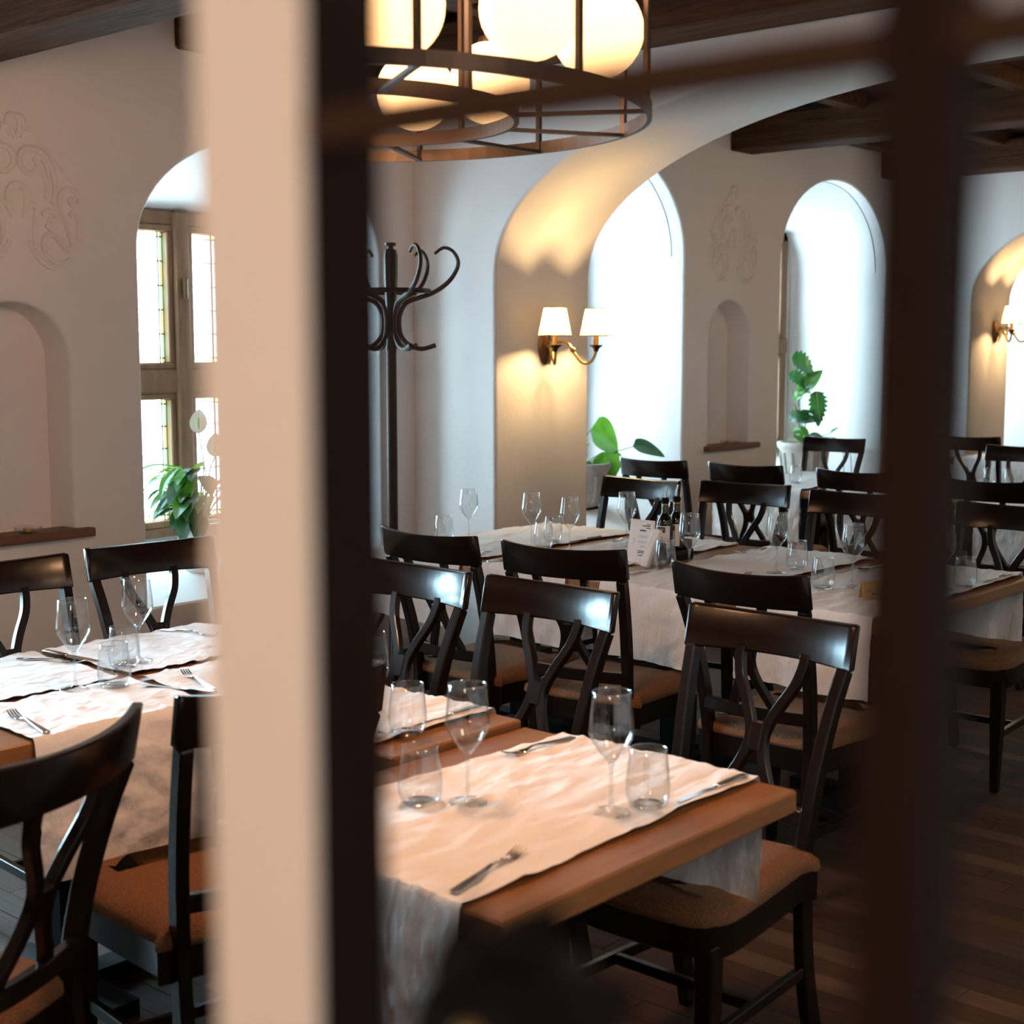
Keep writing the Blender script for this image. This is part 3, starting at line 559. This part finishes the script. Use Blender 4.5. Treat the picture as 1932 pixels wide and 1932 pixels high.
# ------------------------------------------------------------------ wall lamps
def sconce(loc, label):
    t = thing('wall_lamp', label, 'wall lamp', loc, 0, 'brass wall lamps with two shades')
    obj('back_plate', MB().lathe([(.001, 0), (.045, 0), (.05, .008), (.04, .016), (.024, .02), (.016, .034), (.001, .036)], 24, Matrix.Rotation(R(90), 4, 'X')@Matrix.Diagonal((1, 1.75, 1, 1))), 'bronze', t, smooth=True)
    obj('pendant_leaf', MB().strip([(0, -.03, .02), (0, -.045, -.04), (0, -.03, -.085)], [.022, .02, .006], .008, (0, 1, 0)), 'brass', t, bevel=.002)
    for sg in (1, -1):
        q = spl([Vector((sg*x, -y, z)) for x, y, z in [(.01, .03, .0), (.035, .06, .028), (.065, .095, .022), (.085, .125, -.03), (.11, .155, -.075), (.142, .185, -.068), (.158, .2, -.025), (.16, .2, .01)]], 5)
        ar = obj('arm', MB().tube([tuple(p) for p in q], .0075, 8), 'brass', t, smooth=True)
        obj('knuckle', MB().sphere((sg*.08, -.118, -.012), .0145, 10, 8), 'brass', ar, smooth=True)
        P = Matrix.Translation((sg*.16, -.2, 0))
        obj('drip_pan', MB().lathe([(.001, -.022), (.010, -.02), (.016, -.004), (.034, .010), (.036, .013), (.03, .013), (.001, .008)], 20, P), 'bronze', ar, smooth=True)
        obj('candle_tube', MB().lathe([(.0125, .012), (.0125, .06), (.001, .061)], 14, P), 'gold', ar, smooth=True)
        sh = obj('lamp_shade', MB().lathe([(.082, .058), (.079, .064), (.055, .188), (.0535, .192)], 6, P, rot=.3), 'shade', t)
        for rr, zz in ((.0825, .059), (.054, .191)):
            obj('trim_band', MB().tube([(sg*.16+rr*cos(2*PI*k/6+.3), -.2+rr*sin(2*PI*k/6+.3), zz) for k in range(7)], .0022, 5), 'brass', sh)
        for k in range(6):
            c, s_ = cos(2*PI*k/6+.3), sin(2*PI*k/6+.3); obj('rib', MB().tube([(sg*.16+.0815*c, -.2+.0815*s_, .06), (sg*.16+.0555*c, -.2+.0555*s_, .188)], .0014, 4), 'brass', sh)
        l = lamp('sconce_bulb', (loc[0]+sg*.16, loc[1]-.2, loc[2]+.115), 15, (1, .65, .29), .02)
sconce((5.49, 4.64, 1.545), 'brass wall lamp with two lit cream shades on the near arch pier'); sconce((10.93, 4.64, 1.66), 'brass wall lamp on far arch pier at right edge')

# ------------------------------------------------------------------ chandelier
t = thing('chandelier', 'dark metal ring chandelier with lit opal globes', 'chandelier', (1.909, 2.137, 0))
F2 = Vector((.667, .745, 0)); L2 = Vector((-.745, .667, 0))
def cp(ang, r, z):
    th = R(ang-48.2); s = sin(th); k = .40 if s > 0 else 1
    p = F2*cos(th)*r+L2*s*k*r; return (p.x, p.y, z)
def hoop(name, r, z, h, th, m='lamp_iron'):
    n = 84; rings = []
    for i in range(n):
        a = 48.2+360*i/n; rings.append([cp(a, r+th/2, z-h/2), cp(a, r+th/2, z+h/2), cp(a, r-th/2, z+h/2), cp(a, r-th/2, z-h/2)])
    rings.append(rings[0]); return obj(name, MB().loft(rings, cap=False), m, t)
hoop('outer_ring', .60, 2.0, .026, .010); hoop('inner_ring', .345, 2.0, .026, .010); hoop('upper_ring', .60, 2.42, .026, .010); hoop('upper_inner_ring', .345, 2.42, .026, .010)
SP = [-30, 0, 30, -60, -90, -120, 62, 100, 150, 196, -150]
for a in SP:
    for z in (1.99, 2.42): obj('spoke', MB().strip([cp(a, .345, z), cp(a, .60, z)], .012, .007, (0, 0, 1)), 'lamp_iron', t)
    obj('rod', MB().strip([cp(a, .597, 1.99), cp(a, .597, 2.42)], .010, .010, (1, 0, 0)), 'lamp_iron', t)
for a in (0, -90, 180): obj('rod', MB().strip([cp(a, .345, 1.99), cp(a, .345, 2.42)], .010, .010, (1, 0, 0)), 'lamp_iron', t)
for a in (-60, 60, 180): obj('hanger', MB().tube([cp(a, .345, 2.42), (0, 0, 2.75), (0, 0, 3.04)], .006, 6), 'lamp_iron', t)
G = [(28, .50, 2.13), (3, .46, 2.125), (-54, .50, 2.15), (-90, .49, 2.13), (-122, .50, 2.10), (64, .42, 2.13), (-158, .48, 2.12)]
for a, r, z in G:
    x, y, _ = cp(a, r, 0)
    g = obj('globe', MB().sphere((x, y, z), .088, 28, 18), 'globe', t, smooth=True)
    obj('cap', MB().lathe([(.001, z+.098), (.022, z+.098), (.026, z+.085), (.026, z+.078), (.022, z+.078)], 16, Matrix.Translation((x, y, 0))), 'lamp_iron', g, smooth=True)
    obj('drop_tube', MB().tube([(x, y, z+.095), (x, y, 2.42)], .006, 8), 'lamp_iron', g)
    lamp('globe_bulb', (1.909+x, 2.137+y, z+.045), .95, (1, .70, .44), .02)

# ------------------------------------------------------------------ coat stand
t = thing('coat_stand', 'dark bentwood coat stand with curled hooks in the corner', 'coat stand', (4.55, 4.76, 0))
obj('pole', MB().lathe([(.001, 0.02), (.024, .02), (.024, 1.53), (.027, 1.545), (.022, 1.56), (.022, 1.64), (.024, 1.66), (.001, 1.66)], 14), 'coat_wood', t, smooth=True)
obj('pole_head', MB().lathe([(.001, 1.66), (.022, 1.66), (.026, 1.76), (.032, 1.86), (.033, 1.96), (.027, 1.985), (.014, 1.99), (.014, 2.0), (.026, 2.004), (.026, 2.016), (.001, 2.018)], 8), 'coat_wood', t, smooth=True)
obj('ring', MB().tube([(.175*cos(2*PI*k/40), .175*sin(2*PI*k/40), 1.80) for k in range(41)], .0125, 6), 'coat_wood', t, smooth=True)
AP = [(.203, 1.557), (.137, 1.54), (.081, 1.558), (.046, 1.60), (.037, 1.655), (.043, 1.70), (.069, 1.746), (.119, 1.768), (.19, 1.792), (.256, 1.836), (.296, 1.889), (.306, 1.936), (.281, 1.98), (.24, 1.994), (.2, 1.967)]
for k in range(6):
    a = R(-48.5+60*k)
    q = spl([Vector((r*cos(a), r*sin(a), z)) for r, z in AP], 4)
    obj('hook_arm', MB().tube([tuple(p) for p in q], [.011-.004*max(0, i/len(q)-.6)/.4 for i in range(len(q))], 8), 'coat_wood', t, smooth=True)
for k in range(4):
    a = R(45+90*k); q = spl([Vector((r*cos(a), r*sin(a), z)) for r, z in [(.02, .42), (.06, .30), (.16, .16), (.27, .05), (.30, .014)]], 4)
    obj('foot', MB().tube([tuple(p) for p in q], .014, 8), 'coat_wood', t, smooth=True)

# ------------------------------------------------------------------ plants
def leaf(L, W, shape, curl=.25, n=10, m=6, wave=0, seed=0):
    """leaf along +x from the origin, drooping by curl; shape(u) gives the half-width share"""
    vs = []; fs = []; rn = random.Random(seed)
    for i in range(n+1):
        u = i/n; x = L*(sin(curl*u*2)/(curl*2) if curl else u); z = -L*(1-cos(curl*u*2))/(curl*2) if curl else 0
        for j in range(m+1):
            v = -1+2*j/m; wv = W*shape(u)*v; vs.append((x, wv, z+.22*abs(wv)+wave*sin(u*16+v)*abs(v)*W))
    for i in range(n):
        for j in range(m): fs.append((i*(m+1)+j, (i+1)*(m+1)+j, (i+1)*(m+1)+j+1, i*(m+1)+j+1))
    return vs, fs
lance = lambda u: max(.02, sin(PI*min(1, u**.75))**.85)
heart = lambda u: max(.03, (sin(PI*u**.6))**.7)
def spiky(u): return max(.04, (sin(PI*u**.6))**.7*(.72+.42*((u*8) % 1.0)))
def add_leaf(t, base, tip_dir, L, W, shape, m, curl, stem=None, roll=0, n=10, wave=0):
    d = Vector(tip_dir).normalized(); X = d; Zu = Vector((0, 0, 1)); Y = Zu.cross(X); Y = Y.normalized() if Y.length > .01 else Vector((0, 1, 0)); Z = X.cross(Y)
    Mx = Matrix.Translation(base)@Matrix(((X.x, Y.x, Z.x, 0), (X.y, Y.y, Z.y, 0), (X.z, Y.z, Z.z, 0), (0, 0, 0, 1)))@Matrix.Rotation(roll, 4, 'X')
    vs, fs = leaf(L, W, shape, curl, n, wave=wave); lf = obj('leaf', MB().add(vs, fs, Mx), m, t, smooth=True, fix=False)
    if stem: obj('stem', MB().tube([tuple(p) for p in spl([Vector(p) for p in stem], 4)], .0032, 6), 'stem', lf, smooth=True)
    return lf
def pot(t, prof, m, n=24, rot=0, smooth=True, soil=None):
    obj('pot', MB().lathe(prof, n, rot=rot), m, t, smooth=smooth)
    if soil: obj('soil', MB().lathe([(.001, soil[1]), (soil[0], soil[1])], n, rot=rot), 'soil', t)
# peace lily on the left sill
t = thing('potted_peace_lily', 'peace lily with white flower in white pot on left window sill', 'plant', (4.07, 5.58, .49))
pot(t, [(.001, .0), (.075, 0), (.085, .02), (.105, .17), (.115, .215), (.115, .235), (.103, .235), (.10, .2)], 'ceramic', soil=(.101, .215))
rn = random.Random(8)
for k in range(50):
    a = rn.uniform(0, 6.28); el = rn.uniform(-.15, .75); r = rn.uniform(.04, .15); h = .25+rn.uniform(.02, .25)
    if k < 20: a = R(195)+rn.uniform(-.5, .7)
    b = Vector((r*cos(a), r*sin(a), h)); d = (cos(a), sin(a), el-.35)
    add_leaf(t, b, d, rn.uniform(.14, .21), rn.uniform(.032, .045), lance, 'leaf' if rn.random() < .55 else 'leaf_dark', rn.uniform(.35, .7), [(.02*cos(a), .02*sin(a), .21), (.5*r*cos(a), .5*r*sin(a), .21+.6*(h-.21)), tuple(b)])
add_leaf(t, Vector((.0, -.04, .50)), (-.93, -.25, -.02), .25, .058, lance, 'leaf', .3, [(0, 0, .21), (.01, -.02, .38), (0, -.04, .50)], roll=.5)
for dx, dy, h in ((-.03, -.05, .74), (.10, .0, .62)):
    st = obj('flower_stalk', MB().tube([tuple(p) for p in spl([Vector((.02, 0, .21)), Vector((.03+dx*.3, dy*.5, .45)), Vector((dx, dy, h-.08))], 5)], .003, 6), 'stem', t, smooth=True)
    vs, fs = leaf(.12, .042, lambda u: max(.02, sin(PI*u**.8)**.7), .12)
    obj('petal', MB().add(vs, fs, Matrix.Translation((dx, dy, h-.085))@Matrix.Rotation(R(41), 4, 'Z')@Matrix.Rotation(R(-84), 4, 'Y')), 'spathe', st, smooth=True, fix=False)
    obj('spadix', MB().tube([(dx-.008, dy-.008, h-.06), (dx-.008, dy-.008, h-.01)], .006, 8), 'vein', st, smooth=True)
# arrow-leaf plant in a stone urn, first far recess
def urn(t, s, H0):
    obj('pedestal', MB().lathe([(.13, 0), (.13, .03), (.115, .04), (.105, .06), (.105, H0-.05), (.12, H0-.03), (.13, H0-.02), (.13, H0)], 4, rot=PI/4, cap=True), 'stone', t)
    p = [(.11, H0), (.15, H0+.03), (.165, H0+.10), (.175, H0+.20), (.20, H0+.235), (.205, H0+.25), (.205, H0+.275), (.185, H0+.275), (.175, H0+.25)]
    obj('urn', MB().lathe(p, 28), 'stone', t, smooth=True); obj('soil', MB().lathe([(.001, H0+.25), (.178, H0+.25)], 24), 'soil', t)
    for k in range(14):
        a = 2*PI*k/14; obj('flute', MB().tube([(.152*cos(a), .152*sin(a), H0+.035), (.170*cos(a), .170*sin(a), H0+.11), (.180*cos(a), .180*sin(a), H0+.2)], .011, 6), 'stone', t, smooth=True)
t = thing('potted_arrow_leaf_plant', 'plant with big heart-shaped leaves in stone urn behind lit pier', 'plant', (6.98, 5.62, .53))
urn(t, 1, .02)
PX = Vector((sin(R(41.5)), -cos(R(41.5)), 0))      # sideways as seen from the aisle
for (sx, z, d, L, W, m, cu, ro) in [(.075, .50, (.62, -.5, -.45), .24, .15, 'leaf', .2, .75), (.15, .36, (.15, -.25, -.9), .22, .12, 'leaf', .25, .8), (.34, .395, (.75, -.62, -.14), .23, .085, 'leaf_dark', .2, .55),
        (-.05, .45, (-.6, -.1, -.2), .16, .08, 'leaf', .3, 0), (-.12, .36, (-.7, .4, -.4), .17, .08, 'leaf_dark', .3, 0), (.03, .40, (.2, .6, -.1), .16, .08, 'leaf', .3, 0), (.02, .30, (.1, -.7, -.5), .15, .07, 'leaf_dark', .3, 0), (-.02, .56, (.3, .2, .3), .15, .07, 'leaf', .3, 0)]:
    b = PX*sx+Vector((0, 0, z)); add_leaf(t, b, d, L, W, heart, m, cu, [(0, 0, .26), tuple(PX*sx*.45+Vector((0, 0, z*.85))), tuple(b)], roll=ro)
# spiky alocasia in a stone urn, second far recess
t = thing('potted_alocasia', 'spiky dark alocasia in pale stone urn in the far window recess', 'plant', (9.60, 5.53, .53))
urn(t, 1, .02)
lf = add_leaf(t, PX*.03+Vector((0, -.05, .68)), (.10, -.10, -.98), .27, .092, spiky, 'leaf_dark', .06, [(0, 0, .28), tuple(PX*-.06+Vector((0, 0, .52))), tuple(PX*-.04+Vector((0, -.03, .66))), tuple(PX*.03+Vector((0, -.05, .655)))], roll=1.2, n=48)
obj('midrib', MB().tube([tuple(PX*.03+Vector((-.002, -.062, .67))), tuple(PX*.035+Vector((.01, -.085, .46)))], [.006, .002], 5), 'vein', lf)
for (sx, z, d, L, W, sh, m, cu, ro) in [(-.12, .93, (.7, -.7, -.42), .30, .11, spiky, 'leaf_dark', .5, .9), (-.06, .66, (.35, -.5, .75), .26, .07, lance, 'leaf', .2, 1.0), (-.09, .60, (.3, -.4, .8), .2, .055, lance, 'leaf', .2, .5), (-.14, .80, (.5, -.8, -.3), .24, .09, spiky, 'leaf_dark', .5, .7), (-.13, .47, (.2, -.8, .3), .2, .08, spiky, 'leaf_dark', .5, .8),
        (-.05, .44, (.5, -.6, .4), .2, .06, lance, 'leaf_dark', .5, .6), (-.1, .38, (-.2, -.8, .2), .17, .06, lance, 'leaf', .6, .4), (.02, .34, (.3, -.8, .3), .15, .05, lance, 'leaf_dark', .7, .3),
        (.0, .5, (-.5, -.5, .5), .18, .05, lance, 'leaf_dark', .4, 0), (.19, .36, (.5, -.3, .6), .10, .026, lance, 'leaf', .3, 0), (.24, .27, (.7, -.6, -.3), .10, .03, lance, 'leaf', .5, 0), (.18, .33, (.6, -.5, .1), .10, .03, lance, 'leaf_dark', .8, 0), (.06, .33, (.1, -.8, .2), .12, .04, lance, 'leaf', .6, 0), (-.08, .34, (-.5, -.6, .2), .12, .04, lance, 'leaf', .6, 0),
        (.30, .02, (.7, -.6, -.2), .11, .035, lance, 'leaf', .6, 0), (.36, -.05, (.6, -.6, -.4), .10, .03, lance, 'leaf', .6, 0), (-.22, -.02, (-.3, -.8, -.4), .11, .035, lance, 'leaf_dark', .6, 0)]:
    b = PX*sx+Vector((0, -.01, z)); st = [(0, 0, .27), tuple(PX*sx*.5+Vector((0, 0, max(.33, z*.7)))), tuple(b)] if z > .2 else [tuple(PX*sx*.62+Vector((0, 0, .305))), tuple(PX*sx*.95+Vector((0, 0, .26))), tuple(b)]
    add_leaf(t, b, d, L, W, sh, m, cu, st, roll=ro, n=24 if sh is spiky else 10)

# ------------------------------------------------------------------ glazed partition the camera looks through
t = thing('partition_screen', 'slim blurred timber screen with cream-fronted post, dark bar and crossbar close to camera', 'screen', (.25, .2, 0))
obj('post', MB().box(0, .0265, .0925, .137, .0, 2.6), 'post_wood', t)
obj('post_face', MB().box(-.002, 0, .0925, .137, 0, 2.6), 'cream_front', t, label='cream front of left post')
obj('post', MB().box(0, .016, -.0835, -.0690, 0, 2.6), 'post_wood', t)
obj('light_block_panel', MB().box(.002, .02, -.9, 1.0, 0, 1.27), 'post_wood', t)  # unseen panel added to keep the entrance fill off the near table
obj('crossbar', MB().box(.001, .011, -.0690, .0925, 1.6115, 1.6205).box(.001, .011, -.5, -.0835, 1.6115, 1.6205), 'bar_wood', t)
orn = MB()
t2 = thing('iron_rosette', 'blurred black iron rosette on the screen low in front of near table', 'ornament', (.252, .222, 1.388))
Mo = Matrix.Rotation(R(90), 4, 'Y')
obj('boss', MB().sphere((0, 0, 0), .027, 18, 12), 'black_iron', t2, smooth=True)
for k in range(8):
    a = 2*PI*k/8+.2; vs, fs = leaf(.030, .011, lance, .5)
    obj('petal', MB().add(vs, fs, Matrix.Rotation(a, 4, 'X')@Matrix.Translation((-.008, 0, .014))@Matrix.Rotation(R(-80), 4, 'Y')), 'black_iron', t2, smooth=True, fix=False)
obj('stud', MB().sphere((-.023, -.006, .012), .0035, 10, 8), 'brass', t2, smooth=True)
obj('stalk', MB().box(.0, .014, -.008, .008, -1.388, -.015), 'black_iron', t2)
